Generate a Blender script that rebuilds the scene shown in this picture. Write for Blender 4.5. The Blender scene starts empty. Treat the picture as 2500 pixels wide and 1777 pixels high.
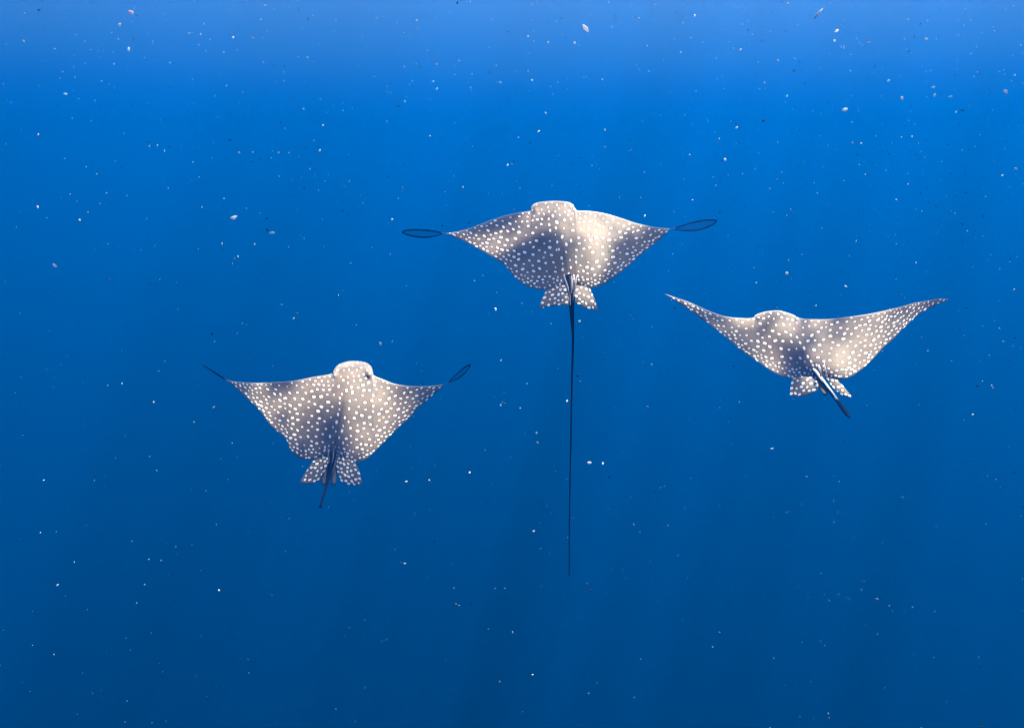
import bpy, math, random
import numpy as np
from mathutils import Matrix, Vector

S = bpy.context.scene
COL = S.collection
R = math.radians

# ------------------------------------------------------------------ camera
PW, PH = 2500.0, 1777.0
HFOV = 60.0
PITCH = -12.0                       # degrees, looking slightly down
FPX = PW / 2 / math.tan(R(HFOV / 2))
cam_d = bpy.data.cameras.new('camera')
cam = bpy.data.objects.new('camera', cam_d)
COL.objects.link(cam)
cam_d.sensor_fit = 'HORIZONTAL'
cam_d.angle = R(HFOV)
cam_d.clip_start = 0.02
cam_d.clip_end = 3000
cam.location = (0, 0, 0)
cam.rotation_euler = (R(90 + PITCH), 0, 0)
S.camera = cam

# ------------------------------------------------------------------ sky, sun, exposure
SUN_ELEV, SUN_AZ = 66.0, 40.0      # azimuth measured from straight ahead (+Y) towards the right (+X)
world = bpy.data.worlds.new('World')
S.world = world
world.use_nodes = True
wn = world.node_tree
wn.nodes.clear()
sky = wn.nodes.new('ShaderNodeTexSky')
sky.sky_type = 'NISHITA'
sky.sun_disc = False
sky.dust_density = 3.0
sky.sun_elevation = R(SUN_ELEV)
sky.sun_rotation = R(SUN_AZ)
bg = wn.nodes.new('ShaderNodeBackground')
bg.inputs['Strength'].default_value = 0.08
wo = wn.nodes.new('ShaderNodeOutputWorld')
wn.links.new(sky.outputs[0], bg.inputs[0])
wn.links.new(bg.outputs[0], wo.inputs[0])

sun_d = bpy.data.lights.new('sun', 'SUN')
sun_d.energy = 5.0
sun_d.angle = R(0.3)
sun_d.color = (1.0, 0.83, 0.73)
sun = bpy.data.objects.new('sun', sun_d)
COL.objects.link(sun)
to_sun = Vector((math.cos(R(SUN_ELEV)) * math.sin(R(SUN_AZ)),
                 math.cos(R(SUN_ELEV)) * math.cos(R(SUN_AZ)), math.sin(R(SUN_ELEV))))
sun.rotation_euler = (-to_sun).to_track_quat('-Z', 'Y').to_euler()
sun.location = to_sun * 60

vs = S.view_settings
vs.view_transform = 'Standard'
vs.look = 'None'
vs.gamma = 1.0
vs.exposure = 2.86
vs.use_curve_mapping = False
S.cycles.volume_bounces = 0
S.cycles.max_bounces = 6
S.cycles.transparent_max_bounces = 16
S.cycles.use_denoising = True
S.cycles.filter_width = 1.1


# ------------------------------------------------------------------ helpers
def tag(o, label=None, cat=None, group=None, kind=None):
    for k, v in (('label', label), ('category', cat), ('group', group), ('kind', kind)):
        if v:
            o[k] = v
    return o


def new_mat(name):
    m = bpy.data.materials.new(name)
    m.use_nodes = True
    m.node_tree.nodes.clear()
    nt = m.node_tree

    def N(t, **kw):
        n = nt.nodes.new(t)
        for k, v in kw.items():
            setattr(n, k, v)
        return n

    def Lk(a, b):
        nt.links.new(a, b)
    return m, N, Lk


def mesh_obj(name, verts, faces, mats, smooth=True, parent=None):
    me = bpy.data.meshes.new(name)
    me.from_pydata([tuple(v) for v in verts], [], faces)
    for m in mats:
        me.materials.append(m)
    if smooth:
        me.polygons.foreach_set('use_smooth', np.ones(len(me.polygons), dtype=bool))
    me.update()
    o = bpy.data.objects.new(name, me)
    COL.objects.link(o)
    o.parent = parent
    return o


CR, SR = math.cos(R(PITCH)), math.sin(R(PITCH))


def unproj(px, py, d):
    """photo pixel + distance along the view axis -> world point (numpy friendly)"""
    px, py, d = np.asarray(px, float), np.asarray(py, float), np.asarray(d, float)
    x = (px - PW / 2) / FPX * d
    u = (PH / 2 - py) / FPX * d
    return np.stack([x + 0 * d, CR * d - SR * u, SR * d + CR * u], axis=-1)


def spline(pts, n=16):
    """dense Catmull-Rom polyline through the points"""
    p = np.array(pts, float)
    p = np.vstack([2 * p[0] - p[1], p, 2 * p[-1] - p[-2]])
    out = []
    for i in range(1, len(p) - 2):
        for t in np.linspace(0, 1, n, endpoint=False):
            a, b, c, d = p[i - 1], p[i], p[i + 1], p[i + 2]
            out.append(0.5 * (2 * b + (c - a) * t + (2 * a - 5 * b + 4 * c - d) * t * t + (3 * b - a - 3 * c + d) * t ** 3))
    out.append(p[-2])
    return np.array(out)


# ------------------------------------------------------------------ the sea: water body and its surface
SURF_Z = 10.0
mw, N, Lk = new_mat('sea_water')
out = N('ShaderNodeOutputMaterial')
vsx = N('ShaderNodeVolumeScatter')
vab = N('ShaderNodeVolumeAbsorption')
add = N('ShaderNodeAddShader')
SC = (0.0000, 0.0071, 0.041)      # scattering per metre
AB = (0.043, 0.0325, 0.0080)       # absorption per metre
vsx.inputs['Density'].default_value = 0.1
vsx.inputs['Color'].default_value = tuple(c / 0.1 for c in SC) + (1,)
vsx.inputs['Anisotropy'].default_value = 0.28
vab.inputs['Density'].default_value = 0.1
vab.inputs['Color'].default_value = tuple(1 - c / 0.1 for c in AB) + (1,)
Lk(vsx.outputs[0], add.inputs[0])
Lk(vab.outputs[0], add.inputs[1])
Lk(add.outputs[0], out.inputs['Volume'])
HB, ZT, ZB = 420.0, SURF_Z + 0.35, -160.0
bv = [(x, y, z) for z in (ZB, ZT) for x, y in ((-HB, -HB), (HB, -HB), (HB, HB), (-HB, HB))]
bf = [(3, 2, 1, 0), (4, 5, 6, 7), (0, 1, 5, 4), (1, 2, 6, 5), (2, 3, 7, 6), (3, 0, 4, 7)]
tag(mesh_obj('water', bv, bf, [mw], smooth=False), 'clear deep blue open sea water', kind='structure')

# rippled surface overhead: sun dapples are painted into its transparency as a noise pattern
ms, N, Lk = new_mat('sea_surface_dapple_mask')
out = N('ShaderNodeOutputMaterial')
tr = N('ShaderNodeBsdfTransparent')
geo = N('ShaderNodeNewGeometry')
mp = N('ShaderNodeMapping')
mp.inputs['Location'].default_value = (-15.811, 54.42, 0.0)
mp.inputs['Rotation'].default_value = (0, 0, R(120))
mp.inputs['Scale'].default_value = (1.8, 1.8, 0.0)
ns = N('ShaderNodeTexNoise')
ns.inputs['Scale'].default_value = 1.0
ns.inputs['Detail'].default_value = 4.0
ns.inputs['Roughness'].default_value = 0.58
ns.inputs['Distortion'].default_value = 0.5
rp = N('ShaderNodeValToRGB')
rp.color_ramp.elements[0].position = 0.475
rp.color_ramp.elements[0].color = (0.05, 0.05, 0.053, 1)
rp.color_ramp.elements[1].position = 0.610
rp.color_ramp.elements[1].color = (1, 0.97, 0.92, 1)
Lk(geo.outputs['Position'], mp.inputs[0])
Lk(mp.outputs[0], ns.inputs['Vector'])
# dapple mask added over the rays only; fades to an even tint, limiting shafts
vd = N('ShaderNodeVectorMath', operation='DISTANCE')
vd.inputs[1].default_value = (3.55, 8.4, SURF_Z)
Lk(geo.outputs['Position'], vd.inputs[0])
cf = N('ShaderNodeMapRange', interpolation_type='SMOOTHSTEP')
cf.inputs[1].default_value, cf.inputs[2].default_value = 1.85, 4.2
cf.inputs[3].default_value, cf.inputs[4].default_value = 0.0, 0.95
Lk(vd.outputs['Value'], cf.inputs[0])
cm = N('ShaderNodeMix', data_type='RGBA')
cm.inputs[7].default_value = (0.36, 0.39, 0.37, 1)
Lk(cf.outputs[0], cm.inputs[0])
nf = N('ShaderNodeTexNoise')
nf.inputs['Scale'].default_value = 3.6
nf.inputs['Detail'].default_value = 3.0
nf.inputs['Distortion'].default_value = 0.8
Lk(mp.outputs[0], nf.inputs['Vector'])
am = N('ShaderNodeMath', operation='MULTIPLY_ADD')
am.inputs[1].default_value, am.inputs[2].default_value = 0.26, -0.13
Lk(nf.outputs['Fac'], am.inputs[0])
ad = N('ShaderNodeMath', operation='ADD')
Lk(ns.outputs['Fac'], ad.inputs[0])
Lk(am.outputs[0], ad.inputs[1])
Lk(ad.outputs[0], rp.inputs[0])
Lk(rp.outputs[0], cm.inputs[6])
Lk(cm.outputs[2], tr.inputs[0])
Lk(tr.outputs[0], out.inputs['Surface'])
GX = np.concatenate([[-HB * .99, -200, -90], np.linspace(-40, 40, 161), [90, 200, HB * .99]])
gx, gy = np.meshgrid(GX, GX, indexing='ij')
amp = np.where(np.maximum(abs(gx), abs(gy)) < 41, 1.0, 0.0)
gz = SURF_Z + amp * (0.05 * np.sin(gx * 1.1 + 0.6 * gy) + 0.035 * np.sin(2.3 * gy - 0.9 * gx + 1) + 0.02 * np.sin(3.9 * gx + 2.7 * gy))
n = len(GX)
sv = np.stack([gx, gy, gz], -1).reshape(-1, 3)
sf = [(i * n + j, (i + 1) * n + j, (i + 1) * n + j + 1, i * n + j + 1) for i in range(n - 1) for j in range(n - 1)]
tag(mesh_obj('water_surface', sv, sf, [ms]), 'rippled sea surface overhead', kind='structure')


# ------------------------------------------------------------------ eagle ray skin
def skin_material(name, tone_a, tone_b, seed):
    m, N, Lk = new_mat(name)
    out = N('ShaderNodeOutputMaterial')
    at = N('ShaderNodeAttribute', attribute_name='skin')
    sep = N('ShaderNodeSeparateColor')
    Lk(at.outputs['Color'], sep.inputs[0])
    tc = N('ShaderNodeTexCoord')
    mp = N('ShaderNodeMapping')
    mp.inputs['Location'].default_value = (seed, seed * 2, 0)
    Lk(tc.outputs['Object'], mp.inputs[0])
    n1 = N('ShaderNodeTexNoise')
    n1.inputs['Scale'].default_value = 6
    n1.inputs['Detail'].default_value = 6
    Lk(mp.outputs[0], n1.inputs['Vector'])
    r1 = N('ShaderNodeMapRange')
    r1.inputs[1].default_value, r1.inputs[2].default_value = 0.3, 0.7
    Lk(n1.outputs['Fac'], r1.inputs[0])

    def mix(fac, a, b):
        x = N('ShaderNodeMix', data_type='RGBA')
        if hasattr(fac, 'is_output'):
            Lk(fac, x.inputs[0])
        else:
            x.inputs[0].default_value = fac
        for s, v in ((6, a), (7, b)):
            if hasattr(v, 'is_output'):
                Lk(v, x.inputs[s])
            else:
                x.inputs[s].default_value = tuple(v) + (1,)
        return x.outputs[2]
    base = mix(r1.outputs[0], tone_a, tone_b)
    n2 = N('ShaderNodeTexNoise')
    n2.inputs['Scale'].default_value = 70
    n2.inputs['Detail'].default_value = 3
    Lk(mp.outputs[0], n2.inputs['Vector'])
    r2 = N('ShaderNodeMapRange')
    r2.inputs[1].default_value, r2.inputs[2].default_value = 0.35, 0.75
    r2.inputs[3].default_value, r2.inputs[4].default_value = 0.0, 0.22
    Lk(n2.outputs['Fac'], r2.inputs[0])
    base = mix(r2.outputs[0], base, (0.05, 0.045, 0.05))
    n3 = N('ShaderNodeTexNoise')
    n3.inputs['Scale'].default_value = 24
    n3.inputs['Detail'].default_value = 5
    n3.inputs['Roughness'].default_value = 0.62
    Lk(mp.outputs[0], n3.inputs['Vector'])
    r3 = N('ShaderNodeMapRange')
    r3.inputs[1].default_value, r3.inputs[2].default_value = 0.48, 0.72
    r3.inputs[3].default_value, r3.inputs[4].default_value = 0.0, 0.7
    Lk(n3.outputs['Fac'], r3.inputs[0])
    base = mix(r3.outputs[0], base, (0.075, 0.068, 0.074))
    c = mix(sep.outputs['Green'], base, (0.42, 0.39, 0.38))            # pale skin: head rim, fin rays
    c = mix(sep.outputs['Blue'], c, (0.004, 0.007, 0.022))             # dark margins and tail
    c = mix(sep.outputs['Red'], c, (0.95, 0.93, 0.87))                 # white spots
    bs = N('ShaderNodeBsdfPrincipled')
    Lk(c, bs.inputs['Base Color'])
    bs.inputs['Roughness'].default_value = 0.62
    sm = N('ShaderNodeMapRange')
    sm.inputs[3].default_value, sm.inputs[4].default_value = 0.22, 0.0
    Lk(sep.outputs['Blue'], sm.inputs[0])
    Lk(sm.outputs[0], bs.inputs['Specular IOR Level'])
    bp = N('ShaderNodeBump')
    bp.inputs['Strength'].default_value = 0.15
    bp.inputs['Distance'].default_value = 0.01
    Lk(n2.outputs['Fac'], bp.inputs['Height'])
    Lk(bp.outputs[0], bs.inputs['Normal'])
    tr = N('ShaderNodeBsdfTransparent')
    mx = N('ShaderNodeMixShader')
    Lk(at.outputs['Alpha'], mx.inputs[0])
    Lk(tr.outputs[0], mx.inputs[1])
    Lk(bs.outputs[0], mx.inputs[2])
    Lk(mx.outputs[0], out.inputs['Surface'])
    return m


m_eye, N, Lk = new_mat('eye_black')
out = N('ShaderNodeOutputMaterial')
bs = N('ShaderNodeBsdfPrincipled')
nz = N('ShaderNodeTexNoise')
nz.inputs['Scale'].default_value = 60
rp = N('ShaderNodeValToRGB')
rp.color_ramp.elements[0].color = (0.008, 0.008, 0.005, 1)
rp.color_ramp.elements[1].color = (0.03, 0.03, 0.035, 1)
Lk(nz.outputs['Fac'], rp.inputs[0])
Lk(rp.outputs[0], bs.inputs['Base Color'])
bs.inputs['Roughness'].default_value = 0.2
Lk(bs.outputs[0], out.inputs['Surface'])


class Shell:
    """collects the closed skins of one animal: vertices, quads, colour attribute"""
    def __init__(self):
        self.v, self.f, self.c, self.n = [], [], [], 0

    def grid(self, P, C, close=False, flip=False):
        a, b = P.shape[:2]
        idx = np.arange(a * b).reshape(a, b) + self.n
        self.v.append(P.reshape(-1, 3))
        self.c.append(C.reshape(-1, 4))
        q = np.stack([idx[:-1, :-1], idx[1:, :-1], idx[1:, 1:], idx[:-1, 1:]], -1).reshape(-1, 4)
        if close:
            q2 = np.stack([idx[:-1, -1], idx[1:, -1], idx[1:, 0], idx[:-1, 0]], -1)
            q = np.vstack([q, q2])
        if flip:
            q = q[:, ::-1]
        self.f.append(q)
        self.n += a * b
        return idx

    def tri_fan(self, ring, point, col, flip=False):
        self.v.append(np.array([point]))
        self.c.append(np.array([col]))
        k = self.n
        self.n += 1
        r = list(ring)
        q = np.array([[r[i], r[(i + 1) % len(r)], k, k] for i in range(len(r))])
        if flip:
            q = q[:, ::-1]
        self.f.append(q)

    def build(self, name, mat):
        V, F, C = np.vstack(self.v), np.vstack(self.f), np.vstack(self.c)
        org = V.mean(0)
        faces = [tuple(f[:3]) if f[2] == f[3] else (tuple(f[1:]) if f[0] == f[1] else tuple(f)) for f in F.tolist()]
        me = bpy.data.meshes.new(name)
        me.from_pydata((V - org).tolist(), [], faces)
        a = me.color_attributes.new('skin', 'FLOAT_COLOR', 'POINT')
        a.data.foreach_set('color', C.astype(np.float32).ravel())
        me.materials.append(mat)
        me.polygons.foreach_set('use_smooth', np.ones(len(me.polygons), dtype=bool))
        me.update()
        o = bpy.data.objects.new(name, me)
        COL.objects.link(o)
        o.location = org
        return o


def spot_field(px, py, spots):
    """mask of the white spots and of their darker rims at the given pixels"""
    shp = px.shape
    x, y = px.ravel(), py.ravel()
    best = np.full(x.shape, 9.0)
    cx, cy, a, b, ang = spots.T
    order = np.argsort(x)
    xs = x[order]
    for i in range(len(cx)):
        r = 2.2 * max(a[i], b[i])
        lo, hi = np.searchsorted(xs, cx[i] - r), np.searchsorted(xs, cx[i] + r)
        k = order[lo:hi]
        k = k[abs(y[k] - cy[i]) < r]
        if not len(k):
            continue
        dx, dy = x[k] - cx[i], y[k] - cy[i]
        c, s = math.cos(ang[i]), math.sin(ang[i])
        u, w = (dx * c + dy * s) / a[i], (-dx * s + dy * c) / b[i]
        q = (abs(u) ** 2.3 + abs(w) ** 2.3) ** (1 / 2.3)
        best[k] = np.minimum(best[k], q)
    white = np.clip((1.2 - best) / 0.36, 0, 1)
    rim = np.clip(1 - abs(best - 1.42) / 0.42, 0, 1)
    return white.reshape(shp), rim.reshape(shp)


def scatter_spots(rng, inside, box, spacing, tries, fixed=()):
    """dart throwing with a spacing that varies over the skin"""
    pts = [list(p) for p in fixed]
    rad = [spacing(p[0], p[1]) for p in fixed]
    xs = rng.uniform(box[0], box[1], tries)
    ys = rng.uniform(box[2], box[3], tries)
    ok = inside(xs, ys)
    P = np.zeros((6000, 2))
    Q = np.zeros(6000)
    n = len(pts)
    for i in range(n):
        P[i], Q[i] = pts[i], rad[i]
    for x, y in zip(xs[ok], ys[ok]):
        r = spacing(x, y)
        if n:
            d = np.hypot(P[:n, 0] - x, (P[:n, 1] - y) * 1.12)
            if (d < 0.5 * (r + Q[:n]) * (0.80 + 0.3 * rng.random())).any():
                continue
        P[n], Q[n] = (x, y), r
        n += 1
    return P[:n], Q[:n]


def ray(spec):
    rng = np.random.default_rng(spec['seed'])
    x0, y0, sc = spec['zoom']
    Z = lambda pts: [(x0 + p[0] * sc,) + (y0 + p[1] * sc,) + tuple(p[2:]) for p in pts]
    lead = spline(Z(spec['lead']))
    trail = spline(Z(spec['trail']))
    xl, xr = lead[0, 0], lead[-1, 0]
    lead[:, 0] = np.maximum.accumulate(lead[:, 0])
    trail[:, 0] = np.maximum.accumulate(trail[:, 0])
    fl = lambda x: np.interp(x, lead[:, 0], lead[:, 1])
    ft = lambda x: np.maximum(np.interp(x, trail[:, 0], trail[:, 1]), fl(x) + 0.3)
    (ax0, ay0), (ax1, ay1) = Z(spec['axis'])
    axis = lambda y: ax0 + (ax1 - ax0) * (y - ay0) / (ay1 - ay0)
    D, th = spec['D'], R(spec['tilt'])
    cx, cy = 0.5 * (ax0 + ax1), 0.5 * (ay0 + ay1)
    half = 0.5 * (xr - xl)

    def plane(px, py):
        """distance of the flexed disc: body plane tilted away, wings arched, yaw"""
        v = (cy - py) / FPX * D
        x = (px - cx) / FPX * D
        hm = half / FPX * D
        w = np.clip(abs(x) / hm, 0, 1.2)
        arch = spec['arch'] * np.sign(spec['arch']) ** 0 * w ** 2
        return D + v * math.tan(th) - arch / math.cos(th) + spec['yaw'] * x

    def bulge(px, py, t):
        xx = (px - axis(py)) / half
        tc = np.clip(t, 0, 1)
        g = tc ** 0.5 * (1 - tc) ** 0.85 * 1.75
        eb = 0
        for ex, ey, er in spec['eyes']:
            eb = eb + 1.3 * er * np.exp(-((px - x0 - ex * sc) ** 2 + 0.6 * (py - y0 - ey * sc) ** 2) / 55.0)
        return eb * np.clip(tc * 12, 0, 1) + (spec['body'] * np.exp(-(xx / 0.21) ** 2) + 0.024 * np.clip(1 - abs(xx), 0, 1) ** 1.3) * g

    # -- spots
    sl, sr = spec['solid'][0] * sc + x0, spec['solid'][1] * sc + x0      # where the spotted skin ends

    def spacing(x, y):
        w = abs(x - axis(y)) / half
        l, r_ = fl(x), ft(x)
        t = (y - l) / max(r_ - l, 1)
        s = 23 - 11.5 * np.clip((w - 0.25) / 0.6, 0, 1)
        s -= 6.0 * np.clip((t - 0.55) / 0.4, 0, 1) * np.clip(1 - w, 0, 1)
        edge = (r_ - y)
        if edge < 26:
            s = min(s, 13)
        if t < 0.2 and w < 0.3:
            s = min(s, 17)
        return max(s, 8.6) * spec['spot'] * 0.76

    def inside(x, y):
        return (x > sl + 2) & (x < sr - 2) & (y > fl(x) + 3.5) & (y < ft(x) - 3.0)
    fixed = []
    ys = np.arange(ay0 + 0.32 * (ay1 - ay0), ay1 + 15, 19)
    for k, y in enumerate(ys):
        for sgn in (-1, 1):
            fixed.append((axis(y) + sgn * (11 - 3 * k / len(ys)) + rng.normal(0, 3), y + rng.normal(0, 5) + (5 if sgn > 0 else 0)))
    for x in np.arange(sl + 6, sr - 6, 10.5):                            # the row along the trailing edge
        if abs(x - cx) > 40:
            fixed.append((x + rng.normal(0, 2.5), ft(x) - rng.uniform(4, 9)))
    P, Q = scatter_spots(rng, inside, (xl, xr, lead[:, 1].min(), trail[:, 1].max()), spacing, 40000, fixed)

    def shape(P, Q, mid=True):
        k = len(P)
        w = np.abs(P[:, 0] - axis(P[:, 1])) / half
        l, r_ = fl(P[:, 0]), ft(P[:, 0])
        t = np.clip((P[:, 1] - l) / np.maximum(r_ - l, 1), 0, 1)
        size = (1.52 + 0.086 * Q) * rng.choice([0.7, 0.85, 0.97, 1.08, 1.22], k) * rng.uniform(0.92, 1.08, k)
        size = np.where(t < 0.15, size * 0.85, size)
        el = 1.15 + 0.75 * np.clip(w * 1.6, 0, 1) + rng.uniform(0, 0.25, k)
        near = (w < 0.07)
        ang = np.where(near, math.pi / 2 + spec['lean'], np.sign(P[:, 0] - cx) * -spec['sweep'] * w) + rng.normal(0, 0.25, k)
        el = np.where(near, 1.5, el)
        return np.stack([P[:, 0], P[:, 1], size * np.sqrt(el), size / np.sqrt(el), ang], 1)
    spots = shape(P, Q)

    # -- disc: dorsal and ventral skins sharing their rim
    nc, nr = int((xr - xl) / 1.15), 150
    xs = np.linspace(xl, xr, nc)
    ts = np.linspace(0, 1, nr)
    PX = np.repeat(xs[:, None], nr, 1)
    T = np.repeat(ts[None, :], nc, 0)
    Lx, Tx = fl(xs)[:, None], ft(xs)[:, None]
    PY = Lx + (Tx - Lx) * T
    B = bulge(PX, PY, T)
    base = plane(PX, PY)
    d_top = base - B / math.cos(th)
    white, rim = spot_field(PX, PY, spots)
    C = np.zeros(PX.shape + (4,))
    C[..., 3] = 1
    C[..., 0] = white
    C[..., 2] = 0.55 * rim
    edge = np.minimum(PY - Lx, Tx - PY)
    C[..., 2] = np.maximum(C[..., 2], 0.75 * np.clip(1 - (Tx - PY) / 4.5, 0, 1) * np.clip((abs(PX - ax1) - 45) / 25, 0, 1))
    hx0, hx1 = spec['head'][0] * sc + x0, spec['head'][1] * sc + x0
    edge_h = np.minimum(PY - Lx, np.minimum(PX - hx0, hx1 - PX) + 0.25 * (PY - Lx))
    side = np.clip(abs(PX - 0.5 * (hx0 + hx1)) / (0.5 * (hx1 - hx0)), 0, 1)
    hw = spec['rimtop'] + (1 - spec['rimtop']) * np.clip((side - 0.55) / 0.3, 0, 1)
    inhead = hw * np.clip((PX - hx0 + 4) / 8, 0, 1) * np.clip((hx1 + 4 - PX) / 8, 0, 1)
    hd = np.clip(1.15 - edge_h / spec['rimw'], 0, 1)
    C[..., 1] = np.maximum(0.95 * hd * inhead * np.clip(1.6 - (PY - Lx) / 26, 0, 1), 0.85 * np.clip(1 - (PY - Lx) / 4.5, 0, 1))
    mid = np.exp(-((PX - axis(PY)) / 3.2) ** 2) * np.clip((T - 0.3) / 0.2, 0, 1)
    C[..., 2] = np.maximum(C[..., 2], 0.3 * mid)
    # finger-thin membranous tips, dark rimmed
    out_l = np.clip((sl - PX) / 14, 0, 1)
    out_r = np.clip((PX - sr) / 14, 0, 1)
    tip = np.maximum(out_l, out_r)
    em = np.minimum(edge, np.minimum(PX - xl, xr - PX) * 0.8)
    wrim = 2.6
    rimk = np.clip((wrim + 1.5 - em) / 1.5, 0, 1)
    rimk *= 1 - np.clip(1 - (np.maximum(sl - PX, PX - sr)) / 45, 0, 1) * (T > 0.5) * np.clip((Tx - Lx - 5) / 5, 0, 1)
    C[..., 0] *= 1 - tip
    C[..., 1] *= 1 - tip
    C[..., 2] = np.maximum(C[..., 2] * (1 - tip), tip)
    C[..., 3] = 1 - tip * (1 - np.maximum(rimk, 0.14)) * spec['clear']
    sh = Shell()
    i1 = sh.grid(unproj(PX, PY, d_top), C)
    thick = (0.75 * B + 0.003) / math.cos(th)
    d_bot = d_top + thick * np.where((T == 0) | (T == 1), 0, 1) + 0.0
    Cb = np.zeros_like(C)
    Cb[..., 1] = 1
    Cb[..., 2] = np.maximum(0.9 * np.clip(1 - edge / 9, 0, 1), tip)
    Cb[..., 3] = C[..., 3]
    sub = slice(None, None, 1)
    rows = [0] + list(range(5, nr - 5, 12)) + [nr - 1]
    P2 = unproj(PX, PY, d_bot)[:, rows]
    C2 = Cb[:, rows]
    # inner rows are new vertices, the rim rows are those of the back
    m = len(rows)
    inner = P2[:, 1:-1]
    i2 = sh.grid(inner, C2[:, 1:-1], flip=True)
    for a, b in ((i1[:, 0], i2[:, 0]), (i2[:, -1], i1[:, -1])):
        sh.f.append(np.stack([a[:-1], b[:-1], b[1:], a[1:]], -1)[:, ::-1])
    for e in (0, -1):                                                     # close the two tip columns
        ring = np.concatenate([i1[e, :], i2[e, ::-1]])
        ctr = sh.v[0].reshape(nc, nr, 3)[e].mean(0)
        sh.tri_fan(ring, ctr, (0, 0, 1, 1), flip=(e == 0))

    # -- pelvic fins, claspers: slim closed lobes that grow out of the rear of the disc
    def lobe(outer, inner, dz, spotty=True, pale=0.0, thick=0.010, k=0.0):
        o, i = spline(Z(outer), 24), spline(Z(inner), 24)
        a, b = 90, 90
        ro = np.linspace(0, 1, a)
        def rs(c):
            d = np.concatenate([[0], np.cumsum(np.hypot(*np.diff(c, axis=0).T))])
            d /= d[-1]
            return np.stack([np.interp(ro, d, c[:, 0]), np.interp(ro, d, c[:, 1])], 1)
        o, i = rs(o), rs(i)
        s = np.linspace(0, 1, b)
        X = o[:, None, 0] * (1 - s) + i[:, None, 0] * s
        Y = o[:, None, 1] * (1 - s) + i[:, None, 1] * s
        Y = Y + k * np.sin(math.pi * s)[None, :] * (ro ** 3)[:, None]
        prof = np.sqrt(np.clip(4 * s * (1 - s), 0, 1))[None, :] * np.clip((1 - ro) * 6, 0, 1)[:, None] ** 0.5
        dd = plane(X, Y) + dz
        top = dd - prof * thick
        Cc = np.zeros(X.shape + (4,))
        Cc[..., 3] = 1
        Cc[..., 1] = pale
        if spotty:
            bx = (X.min(), X.max(), Y.min(), Y.max())
            tx, ty = rng.uniform(0.04, 0.97, 1500), rng.uniform(0.05, 0.97, 1500)
            cand = np.stack([X[(ty * (a - 1)).astype(int), (tx * (b - 1)).astype(int)], Y[(ty * (a - 1)).astype(int), (tx * (b - 1)).astype(int)]], 1)
            keep = []
            for c in cand:
                if all(math.hypot(c[0] - q[0], c[1] - q[1]) > 9.5 * spec['spot'] for q in keep):
                    keep.append(c)
            keep = np.array(keep)
            kk = len(keep)
            sz = rng.uniform(2.4, 3.7, kk) * spec['spot']
            el = rng.uniform(1.2, 1.8, kk)
            sp = np.stack([keep[:, 0], keep[:, 1], sz * np.sqrt(el), sz / np.sqrt(el), rng.normal(spec.get('finang', 0.5) * (1 if o[:, 0].mean() > i[:, 0].mean() else -1), 0.4, kk)], 1)
            wh, rm = spot_field(X, Y, sp)
            Cc[..., 0] = wh
            Cc[..., 2] = 0.55 * rm
            e2 = np.clip(1 - (1 - ro) * a / 5, 0, 1)[:, None] * np.ones(b)[None, :]
            Cc[..., 2] = np.maximum(Cc[..., 2], 0.7 * e2)
        j1 = sh.grid(unproj(X, Y, top), Cc)
        Cv = Cc.copy()
        Cv[..., 0] = 0
        j2 = sh.grid(unproj(X, Y, dd + prof * thick + 0.0008), Cv, flip=True)
        rim1 = np.concatenate([j1[0, :], j1[1:, -1], j1[-1, -2::-1], j1[-2:0:-1, 0]])
        rim2 = np.concatenate([j2[0, :], j2[1:, -1], j2[-1, -2::-1], j2[-2:0:-1, 0]])
        r1b, r2b = np.roll(rim1, -1), np.roll(rim2, -1)
        sh.f.append(np.stack([rim1, rim2, r2b, r1b], -1))
    for L in spec['fins']:
        lobe(L[0], L[1], L[2], k=L[3] if len(L) > 3 else 0)
    for L in spec.get('claspers', ()):
        lobe(L[0], L[1], L[2], spotty=False, pale=0.22, thick=0.018)

    # -- rods: tail, dorsal fin ridge and stings
    def rod(path, colour, seg=12, nn=120, flat=1.0):
        """path rows: zoom x, zoom y, width in zoom px, distance towards the camera in metres"""
        p = np.array([(q[0], q[1], q[2], q[3]) for q in path], float)
        c = spline(p, 20)
        d = np.concatenate([[0], np.cumsum(np.hypot(*np.diff(c[:, :2], axis=0).T))])
        d /= d[-1]
        u = np.linspace(0, 1, nn)
        X = x0 + sc * np.interp(u, d, c[:, 0])
        Y = y0 + sc * np.interp(u, d, c[:, 1])
        dist = plane(np.array([x0 + sc * p[0, 0]]), np.array([y0 + sc * p[0, 1]]))[0] - np.interp(u, d, c[:, 3])
        W = np.maximum(np.interp(u, d, c[:, 2]) * sc, 0.6) / FPX * dist * 0.5
        ctr = unproj(X, Y, dist)
        tg = np.gradient(ctr, axis=0)
        tg /= np.linalg.norm(tg, axis=1)[:, None]
        view = ctr / np.linalg.norm(ctr, axis=1)[:, None]
        side = np.cross(tg, view)
        side /= np.linalg.norm(side, axis=1)[:, None]
        up = np.cross(side, tg)
        ph = np.linspace(0, 2 * math.pi, seg, endpoint=False)
        P3 = ctr[:, None, :] + W[:, None, None] * (np.cos(ph)[None, :, None] * side[:, None, :] + flat * np.sin(ph)[None, :, None] * up[:, None, :])
        Cc = np.zeros((nn, seg, 4))
        Cc[..., 3] = 1
        for a in range(nn):
            Cc[a, :, :3] = colour(u[a], np.cos(ph))
        j = sh.grid(P3, Cc, close=True)
        sh.tri_fan(j[0], ctr[0], tuple(Cc[0, 0]), flip=True)
        sh.tri_fan(j[-1], ctr[-1], tuple(Cc[-1, 0]))
    for path, col, flat in spec['rods']:
        rod(path, col, flat=flat)

    mat = skin_material('ray_skin_' + spec['tone'], spec['ta'], spec['tb'], spec['seed'])
    o = sh.build('eagle_ray', mat)
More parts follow.
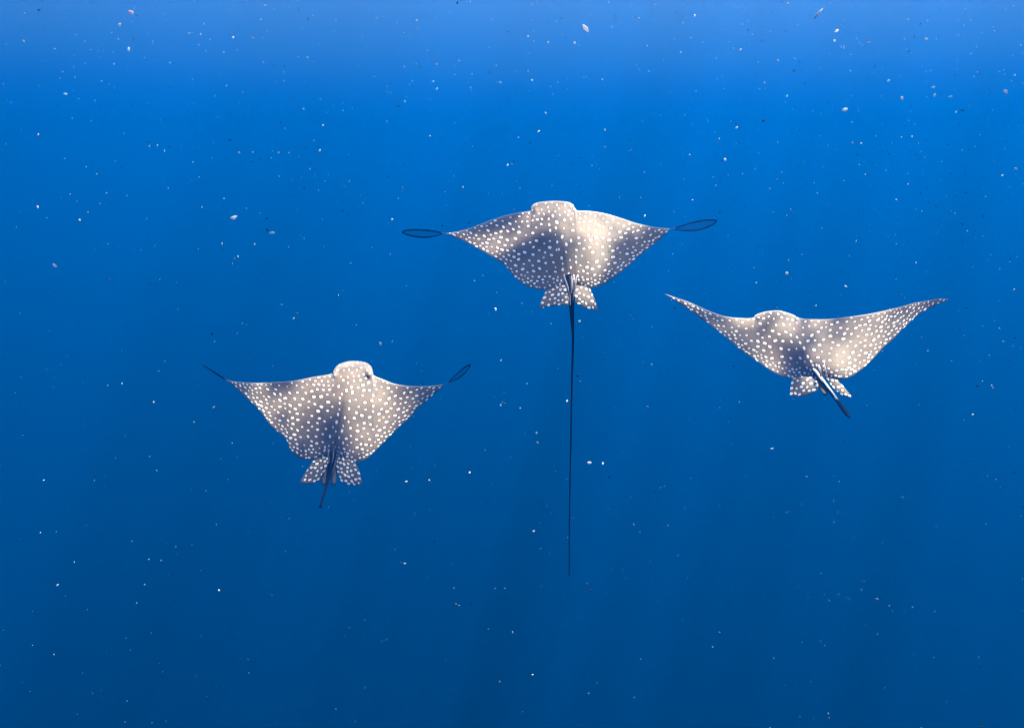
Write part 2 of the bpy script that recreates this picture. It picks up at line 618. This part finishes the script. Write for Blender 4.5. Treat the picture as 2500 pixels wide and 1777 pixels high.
    tag(o, spec['label'], 'eagle ray', 'spotted eagle rays swimming away')
    # -- eyes on the sides of the head
    for ex, ey, er in spec['eyes']:
        p = Z([(ex, ey)])[0]
        dist = plane(np.array([p[0]]), np.array([p[1]]))[0] - er * 1.1
        c = unproj(p[0], p[1], dist)
        vv, ff = [], []
        for a in range(9):
            for b in range(14):
                la, lo = math.pi * a / 8, 2 * math.pi * b / 14
                vv.append((er * math.sin(la) * math.cos(lo), er * math.sin(la) * math.sin(lo), er * 0.75 * math.cos(la)))
        for a in range(8):
            for b in range(14):
                ff.append((a * 14 + b, a * 14 + (b + 1) % 14, (a + 1) * 14 + (b + 1) % 14, (a + 1) * 14 + b))
        e = mesh_obj('eye', vv, ff, [m_eye], parent=o)
        e.location = Vector(c) - o.location
    return o


def c_tail(u, cs):
    k = min(1.0, max(0.0, (u - 0.04) / 0.12))
    return np.stack([0 * cs, 0 * cs + 0.05, 0.3 + 0.6 * k + 0 * cs], -1)


def c_sting(u, cs):
    return np.stack([0.45 * (1 - u) + 0 * cs, 0 * cs + 0.8 * (1 - 0.6 * u), 0 * cs], -1)


def c_ridge(u, cs):
    return np.stack([0 * cs, 0.15 + 0.35 * (cs > 0.2), 0.25 + 0 * cs], -1)


def c_lit_tail(u, cs):  # sunlit stripe painted along one side of the tail, dark towards its end
    k = np.clip((0.70 - u) / 0.06, 0, 1)
    s = np.clip((cs + 0.15 + 0.3 * math.sin(9 * u) + 0.15 * math.sin(31 * u)) / 0.35, 0, 1)
    return np.stack([0.9 * k * s, 0.2 * k + 0 * cs, (1 - k * s) * 0.9], -1)


CENTRE = dict(
    seed=3, zoom=(960, 460, 820 / 2285), D=4.6, tilt=50, arch=-0.16, yaw=0.0, body=0.085, spot=1.0, lean=0.0, sweep=0.7,
    axis=((1092, 90), (1200, 640)), head=(938, 1243), solid=(362, 1890), clear=1.0, rimw=7.0, rimtop=0.15,
    lead=[(57, 297), (90, 282), (180, 278), (270, 286), (340, 302), (362, 306), (450, 290), (520, 270), (600, 240), (680, 210), (760, 185), (850, 165),
          (920, 155), (936, 148), (941, 122), (972, 99), (1040, 88), (1120, 86), (1190, 93), (1228, 114), (1242, 142), (1262, 151),
          (1350, 155), (1450, 172), (1560, 205), (1660, 238), (1780, 263), (1890, 273), (1940, 258), (2010, 236), (2100, 215), (2180, 211), (2205, 220)],
    trail=[(57, 299), (75, 312), (140, 332), (230, 338), (290, 328), (340, 313), (362, 312), (450, 345), (540, 390), (640, 445), (720, 495), (770, 535), (800, 575),
           (850, 625), (900, 660), (960, 683), (1040, 688), (1120, 672), (1200, 655), (1280, 665), (1350, 675), (1420, 655), (1480, 620), (1550, 570),
           (1620, 510), (1700, 440), (1780, 375), (1850, 315), (1890, 277), (1920, 284), (1980, 292), (2060, 290), (2120, 276), (2180, 248), (2205, 224)],
    fins=[([(1085, 600), (1045, 680), (1010, 755), (990, 808)], [(1200, 600), (1196, 660), (1198, 730), (1196, 792)], 0.005),
          ([(1310, 600), (1335, 670), (1368, 745), (1395, 828)], [(1205, 600), (1222, 660), (1232, 720), (1240, 775)], 0.005, 6)],
    rods=[([(1190, 590, 40, .05), (1208, 660, 52, .06), (1212, 740, 46, .08), (1214, 800, 36, .10), (1217, 880, 28, .12),
            (1223, 1000, 17, .13), (1221, 1130, 14.5, .14), (1214, 1400, 12.5, .16), (1208, 1767, 10.5, .2), (1199, 2200, 9, .22), (1197, 2636, 7, .25)], c_tail, 1.0),
          ([(1160, 596, 10, .075), (1178, 650, 16, .095), (1195, 720, 18, .11), (1204, 795, 8, .13)], c_sting, 0.7),
          ([(1214, 596, 9, .085), (1216, 650, 14, .11), (1213, 712, 8, .13)], c_sting, 0.7),
          ([(1246, 594, 9, .075), (1240, 650, 13, .09), (1229, 720, 14, .10), (1224, 780, 6, .12)], c_sting, 0.7)],
    eyes=[(962, 132, 0.013), (1222, 128, 0.013)],
    tone='slate', ta=(0.080, 0.068, 0.063), tb=(0.215, 0.172, 0.143),
    label='grey spotted eagle ray with a very long straight tail hanging below')

LEFT = dict(
    seed=11, zoom=(480, 860, 700 / 2285), D=5.15, tilt=40, arch=0.14, yaw=0.0, body=0.10, spot=0.97, lean=0.08, sweep=0.9,
    axis=((1245, 80), (1085, 800)), head=(1088, 1410), solid=(262, 1978), clear=1.0, rimw=15.0, rimtop=0.9,
    lead=[(48, 100), (80, 116), (160, 165), (215, 200), (262, 224), (350, 235), (450, 242), (560, 240), (700, 232), (820, 218), (930, 195), (1040, 178),
          (1080, 166), (1092, 142), (1120, 105), (1170, 80), (1235, 68), (1310, 72), (1360, 86), (1394, 115), (1405, 150), (1416, 184),
          (1500, 220), (1580, 250), (1680, 266), (1780, 270), (1880, 265), (1978, 253), (2020, 218), (2060, 180), (2120, 125), (2165, 97), (2184, 92)],
    trail=[(48, 106), (80, 126), (160, 180), (215, 214), (262, 240), (330, 300), (420, 380), (500, 460), (580, 570), (640, 625), (700, 680), (728, 720),
           (742, 770), (790, 820), (840, 850), (920, 856), (1010, 840), (1090, 830), (1190, 855), (1280, 872), (1340, 855), (1400, 810), (1450, 760),
           (1520, 690), (1600, 610), (1690, 530), (1760, 450), (1850, 370), (1920, 310), (1978, 257), (2030, 236), (2070, 222), (2110, 195), (2150, 158), (2178, 120), (2185, 100)],
    fins=[([(985, 780), (938, 850), (890, 920), (850, 985), (825, 1032)], [(1085, 780), (1065, 860), (1040, 920), (1005, 975), (985, 1020)], 0.005, 6),
          ([(1230, 800), (1262, 870), (1295, 940), (1312, 1000), (1318, 1046)], [(1090, 780), (1100, 860), (1115, 930), (1130, 985), (1150, 1030)], 0.005, 7)],
    claspers=[([(1020, 900), (990, 990), (992, 1035), (1008, 1064)], [(1050, 900), (1040, 990), (1036, 1035), (1022, 1064)], 0.03),
              ([(1082, 900), (1072, 980), (1070, 1030), (1078, 1064)], [(1118, 900), (1118, 980), (1112, 1030), (1098, 1064)], 0.03)],
    rods=[([(1090, 740, 40, .04), (1080, 850, 46, .08), (1066, 920, 36, .12), (1046, 1020, 24, .20), (1020, 1110, 17, .34), (1000, 1180, 17, .48), (986, 1230, 24, .60)], c_tail, 1.0),
          ([(1046, 770, 8, .07), (1050, 820, 13, .10), (1060, 870, 7, .12)], c_ridge, 0.7),
          ([(1090, 770, 8, .085), (1088, 830, 14, .115), (1080, 880, 7, .135)], c_ridge, 0.7),
          ([(1142, 766, 8, .06), (1128, 830, 13, .085), (1104, 890, 12, .115), (1084, 960, 6, .16)], c_ridge, 0.7)],
    eyes=[(1098, 168, 0.014), (1372, 172, 0.017)],
    tone='pale', ta=(0.080, 0.068, 0.063), tb=(0.215, 0.172, 0.143),
    label='spotted eagle ray with a domed pale head and short dark tail, wings swept slightly up')

RIGHT = dict(
    seed=23, zoom=(1600, 690, 750 / 2285), D=4.95, tilt=46, arch=0.26, yaw=-0.12, body=0.085, spot=1.03, lean=-0.5, sweep=0.8,
    axis=((905, 215), (1200, 680)), head=(735, 1072), solid=(95, 2160), clear=0.0, rimw=6.0, rimtop=0.1,
    lead=[(70, 83), (160, 113), (260, 148), (360, 193), (440, 225), (520, 250), (620, 262), (700, 264), (732, 256), (745, 240), (790, 222), (850, 210),
          (920, 207), (975, 221), (1030, 240), (1075, 262), (1150, 271), (1280, 271), (1400, 258), (1500, 245), (1600, 230), (1720, 205),
          (1820, 180), (1920, 152), (2050, 128), (2130, 117), (2182, 122)],
    trail=[(70, 87), (180, 155), (280, 225), (380, 295), (460, 355), (540, 420), (620, 490), (700, 548), (780, 600), (860, 655), (930, 690), (1010, 710),
           (1100, 700), (1200, 690), (1300, 712), (1370, 720), (1440, 705), (1500, 670), (1570, 615), (1640, 545), (1700, 480), (1780, 410), (1840, 345), (1900, 290),
           (1960, 235), (2030, 195), (2100, 163), (2182, 126)],
    fins=[([(1060, 630), (1024, 705), (1006, 765), (1000, 838)], [(1180, 630), (1200, 690), (1212, 740), (1210, 798)], 0.005, 8),
          ([(1330, 650), (1352, 720), (1400, 770), (1464, 850)], [(1215, 660), (1280, 720), (1310, 770), (1365, 826)], 0.005, 3)],
    claspers=[([(1190, 720), (1215, 780), (1235, 815), (1258, 838)], [(1260, 720), (1275, 780), (1284, 810), (1272, 838)], 0.03)],
    rods=[([(1150, 615, 24, .04), (1190, 665, 32, .07), (1230, 715, 34, .10), (1300, 806, 29, .18), (1365, 895, 27, .30), (1400, 942, 31, .40), (1428, 980, 27, .49), (1443, 1002, 12, .54)], c_lit_tail, 1.0),
          ([(1252, 580, 10, .06), (1262, 640, 14, .09), (1280, 700, 8, .11)], c_sting, 0.7),
          ([(1215, 610, 10, .08), (1222, 645, 22, .11), (1232, 700, 8, .13)], c_sting, 0.7),
          ([(1070, 360, 5, .075), (1090, 430, 9, .085), (1108, 505, 5, .085)], c_ridge, 0.6)],
    eyes=[(768, 247, 0.013), (1040, 258, 0.012)],
    tone='brown', ta=(0.080, 0.068, 0.063), tb=(0.215, 0.172, 0.143),
    label='brownish spotted eagle ray with pointed wings raised and thick tail painted with a lit stripe')

for sp in (CENTRE, LEFT, RIGHT):
    ray(sp)


# ------------------------------------------------------------------ marine snow
def speck_mat(name, ca, cb):
    m, N, Lk = new_mat(name)
    out = N('ShaderNodeOutputMaterial')
    bs = N('ShaderNodeBsdfPrincipled')
    nz = N('ShaderNodeTexNoise')
    nz.inputs['Scale'].default_value = 90
    rp = N('ShaderNodeValToRGB')
    rp.color_ramp.elements[0].position, rp.color_ramp.elements[1].position = 0.35, 0.65
    rp.color_ramp.elements[0].color = tuple(ca) + (1,)
    rp.color_ramp.elements[1].color = tuple(cb) + (1,)
    geo = N('ShaderNodeNewGeometry')
    Lk(geo.outputs['Position'], nz.inputs['Vector'])
    Lk(nz.outputs['Fac'], rp.inputs[0])
    Lk(rp.outputs[0], bs.inputs['Base Color'])
    bs.inputs['Roughness'].default_value = 0.8
    tl = N('ShaderNodeBsdfTranslucent')
    Lk(rp.outputs[0], tl.inputs[0])
    mx = N('ShaderNodeMixShader')
    mx.inputs[0].default_value = 0.45
    Lk(bs.outputs[0], mx.inputs[1])
    Lk(tl.outputs[0], mx.inputs[2])
    Lk(mx.outputs[0], out.inputs['Surface'])
    return m


m_pale = speck_mat('pale_fleck', (0.85, 0.87, 0.88), (0.95, 0.95, 0.94))
m_pink = speck_mat('pinkish_fleck', (0.95, 0.76, 0.85), (0.96, 0.88, 0.92))
m_dark = speck_mat('dark_fleck', (0.01, 0.02, 0.03), (0.03, 0.06, 0.08))
rnd = random.Random(5)


def fleck(rng, r, el):
    """one lumpy flake: a dented, stretched icosphere"""
    t = (1 + 5 ** 0.5) / 2
    v = [(-1, t, 0), (1, t, 0), (-1, -t, 0), (1, -t, 0), (0, -1, t), (0, 1, t), (0, -1, -t), (0, 1, -t), (t, 0, -1), (t, 0, 1), (-t, 0, -1), (-t, 0, 1)]
    f = [(0, 11, 5), (0, 5, 1), (0, 1, 7), (0, 7, 10), (0, 10, 11), (1, 5, 9), (5, 11, 4), (11, 10, 2), (10, 7, 6), (7, 1, 8),
         (3, 9, 4), (3, 4, 2), (3, 2, 6), (3, 6, 8), (3, 8, 9), (4, 9, 5), (2, 4, 11), (6, 2, 10), (8, 6, 7), (9, 8, 1)]
    q = Matrix.Rotation(rng.uniform(0, 6.28), 3, Vector((rng.gauss(0, 1), rng.gauss(0, 1), rng.gauss(0, 1))).normalized())
    o = []
    for p in v:
        k = r / 1.9 * rng.uniform(0.7, 1.25)
        o.append(q @ Vector((p[0] * k * el, p[1] * k / el ** 0.5, p[2] * k * 0.8)))
    return o, f


g = 2500 / 2285
z5 = lambda x, y: (1250 + x * .547, y * .547)
big = [(287, 110, 12, 1.7), (146, 210, 9, 1.6), (84, 462, 11, 2), (122, 592, 13, 2), (521, 486, 16, 2.4), (678, 243, 8, 1.2), (713, 337, 9, 1.8), (721, 280, 7, 1.2),
       (849, 767, 13, 1.5), (1176, 856, 8, 1.1), (1117, 904, 7, 1.3), (1133, 369, 9, 1.4), (1117, 184, 9, 1.4), (967, 182, 7, 1.3), (1293, 717, 11, 1.1), (1265, 895, 9, 1.3),
       (1197, 966, 9, 1.2), (1200, 987, 9, 1.4), (1106, 690, 10, 1.5), (1218, 253, 7, 1.2), (1033, 418, 7, 1.2), (875, 490, 10, 1.1), (1439, 482, 8, 1.1),
       (1618, 357, 10, 1.4), (1756, 610, 12, 1.1), (1345, 1034, 10, 1.3), (1315, 1032, 12, 1.9), (1191, 1185, 8, 1.3), (903, 1257, 8, 1.8), (906, 1074, 8, 1.5),
       (958, 1071, 7, 1.2), (1048, 1054, 9, 1.9), (90, 1188, 7, 1.3), (128, 1305, 7, 1.6), (2171, 925, 7, 1.3), (1984, 1351, 6, 1.1), (568, 545, 8, 1.1), (178, 491, 8, 1.4),
       (655, 711, 8, 1.6), (2267, 377, 11, 1.3), (520, 84, 8, 1.3), (2213, 860, 6, 1.2), (1115, 1520, 6, 1.4), (272, 856, 7, 1.2), (343, 897, 7, 1.2), (1606, 1410, 6, 1.1)]
big = [(x * g, y * g, s, e) for x, y, s, e in big]
big += [z5(x, y) + (s, e) for x, y, s, e in
        [(72, 163, 9, 1.2), (162, 190, 8, 1.2), (280, 192, 8, 1.4), (815, 72, 9, 1.3), (762, 103, 8, 1.3), (567, 83, 7, 1.1), (1232, 15, 9, 1.4), (1847, 177, 13, 1.1),
         (1440, 183, 11, 1.1), (1450, 138, 12, 1.5), (2045, 93, 10, 1.4), (1680, 360, 11, 1.5), (1885, 425, 11, 1.6), (1957, 432, 11, 1.6),
         (1228, 428, 10, 1.2), (403, 355, 8, 1.1), (415, 580, 8, 1.1), (150, 503, 8, 1.1), (118, 588, 8, 1.5), (1003, 570, 9, 1.3), (1520, 637, 8, 1.4), (1558, 640, 8, 1.1),
         (950, 712, 10, 1.3), (1592, 190, 10, 1.8), (1020, 222, 9, 1.5), (90, 357, 8, 1.1), (1370, 60, 20, 3.2), (328, 128, 20, 3.2), (1485, 490, 17, 2.6), (1982, 500, 8, 1.1)]]
pink = [(293, 28, 19, 1.25), (974, 143, 9, 1.7), (534, 341, 8, 1.2), (622, 341, 8, 1.2), (930, 46, 8, 1.2), (267, 55, 11, 1.6), (550, 0, 10, 1.4)]
pink = [(x * g, y * g, s, e) for x, y, s, e in pink]
pink += [z5(x, y) + (s, e) for x, y, s, e in [(1742, 438, 13, 1.3), (2203, 410, 14, 1.5), (72, 317, 9, 1.8), (1880, 390, 12, 1.5), (1187, 270, 10, 1.4)]]
NAMED = {(293, 28): 'largest glowing pinkish fleck of marine snow', (849, 767): 'white upright fleck hovering just above the pale domed head of a ray',
         (1293, 717): 'white fleck close beside the long tail, just below the pelvic fins', (1265, 895): 'white fleck touching the middle of the long straight tail',
         (1756, 610): 'faint round fleck above the head of the ray with raised wings', (521, 486): 'longest white streak-like fleck in open water',
         (875, 490): 'white round fleck just above the looped wing tip of the long-tailed ray', (1439, 482): 'white fleck just above the front edge of the long-tailed ray'}
for lst, mat, label, grp in ((big, m_pale, 'small white fleck of marine snow drifting in blue water', 'white flecks drifting in the water'),
                             (pink, m_pink, 'soft pinkish fleck of marine snow drifting in blue water', 'pinkish flecks drifting in the water')):
    for x, y, s, e in lst:
        d = rnd.uniform(1.4, 4.0)
        vv, ff = fleck(rnd, 0.35 * s / FPX * d, e ** 0.8)
        o = mesh_obj('marine_snow_fleck', vv, ff, [mat])
        o.location = unproj(x, y, d)
        lab = NAMED.get((round(x / g), round(y / g)))
        if lab:
            tag(o, lab, 'marine snow', grp)
        elif mat is m_pale:
            k = 2 if e >= 1.8 else (0 if e < 1.25 else 1)
            tag(o, ('small roundish white fleck', 'small oval white fleck', 'thin elongated white fleck')[k] + ' of marine snow drifting in blue water', 'marine snow', grp)
        else:
            tag(o, label, 'marine snow', grp)


def cloud(name, count, mat, smin, smax, label, bias):
    rng = random.Random(name)
    V, F = [], []
    while count > 0:
        # anywhere in the water in front of the diver, well past the edges of the view
        p = Vector((rng.uniform(-6, 6), rng.uniform(2.6, 8.0), rng.uniform(-4.5, 4.0)))
        if max(0.09, (p.z + 1.5) / 5.5 + 0.25 * p.x / 6) < rng.random() * bias:
            continue
        if abs(p.x) > 0.75 * p.y + 0.4 or abs(p.z) > 0.65 * p.y + 0.4:
            continue
        r = 0.5 * rng.uniform(smin, smax) / FPX * 4.5 * rng.uniform(0.7, 1.3)
        vv, ff = fleck(rng, r, rng.uniform(1.0, 2.4))
        k = len(V)
        V += [v + p for v in vv]
        F += [tuple(i + k for i in f) for f in ff]
        count -= 1
    return tag(mesh_obj(name, V, F, [mat]), label, 'particles', kind='stuff')


cloud('marine_snow', 6000, m_pale, 0.9, 3.4, 'fine pale specks suspended all through the water', 0.9)
cloud('dark_plankton', 6000, m_dark, 1.4, 3.4, 'fine dark specks suspended all through the water', 1.0)
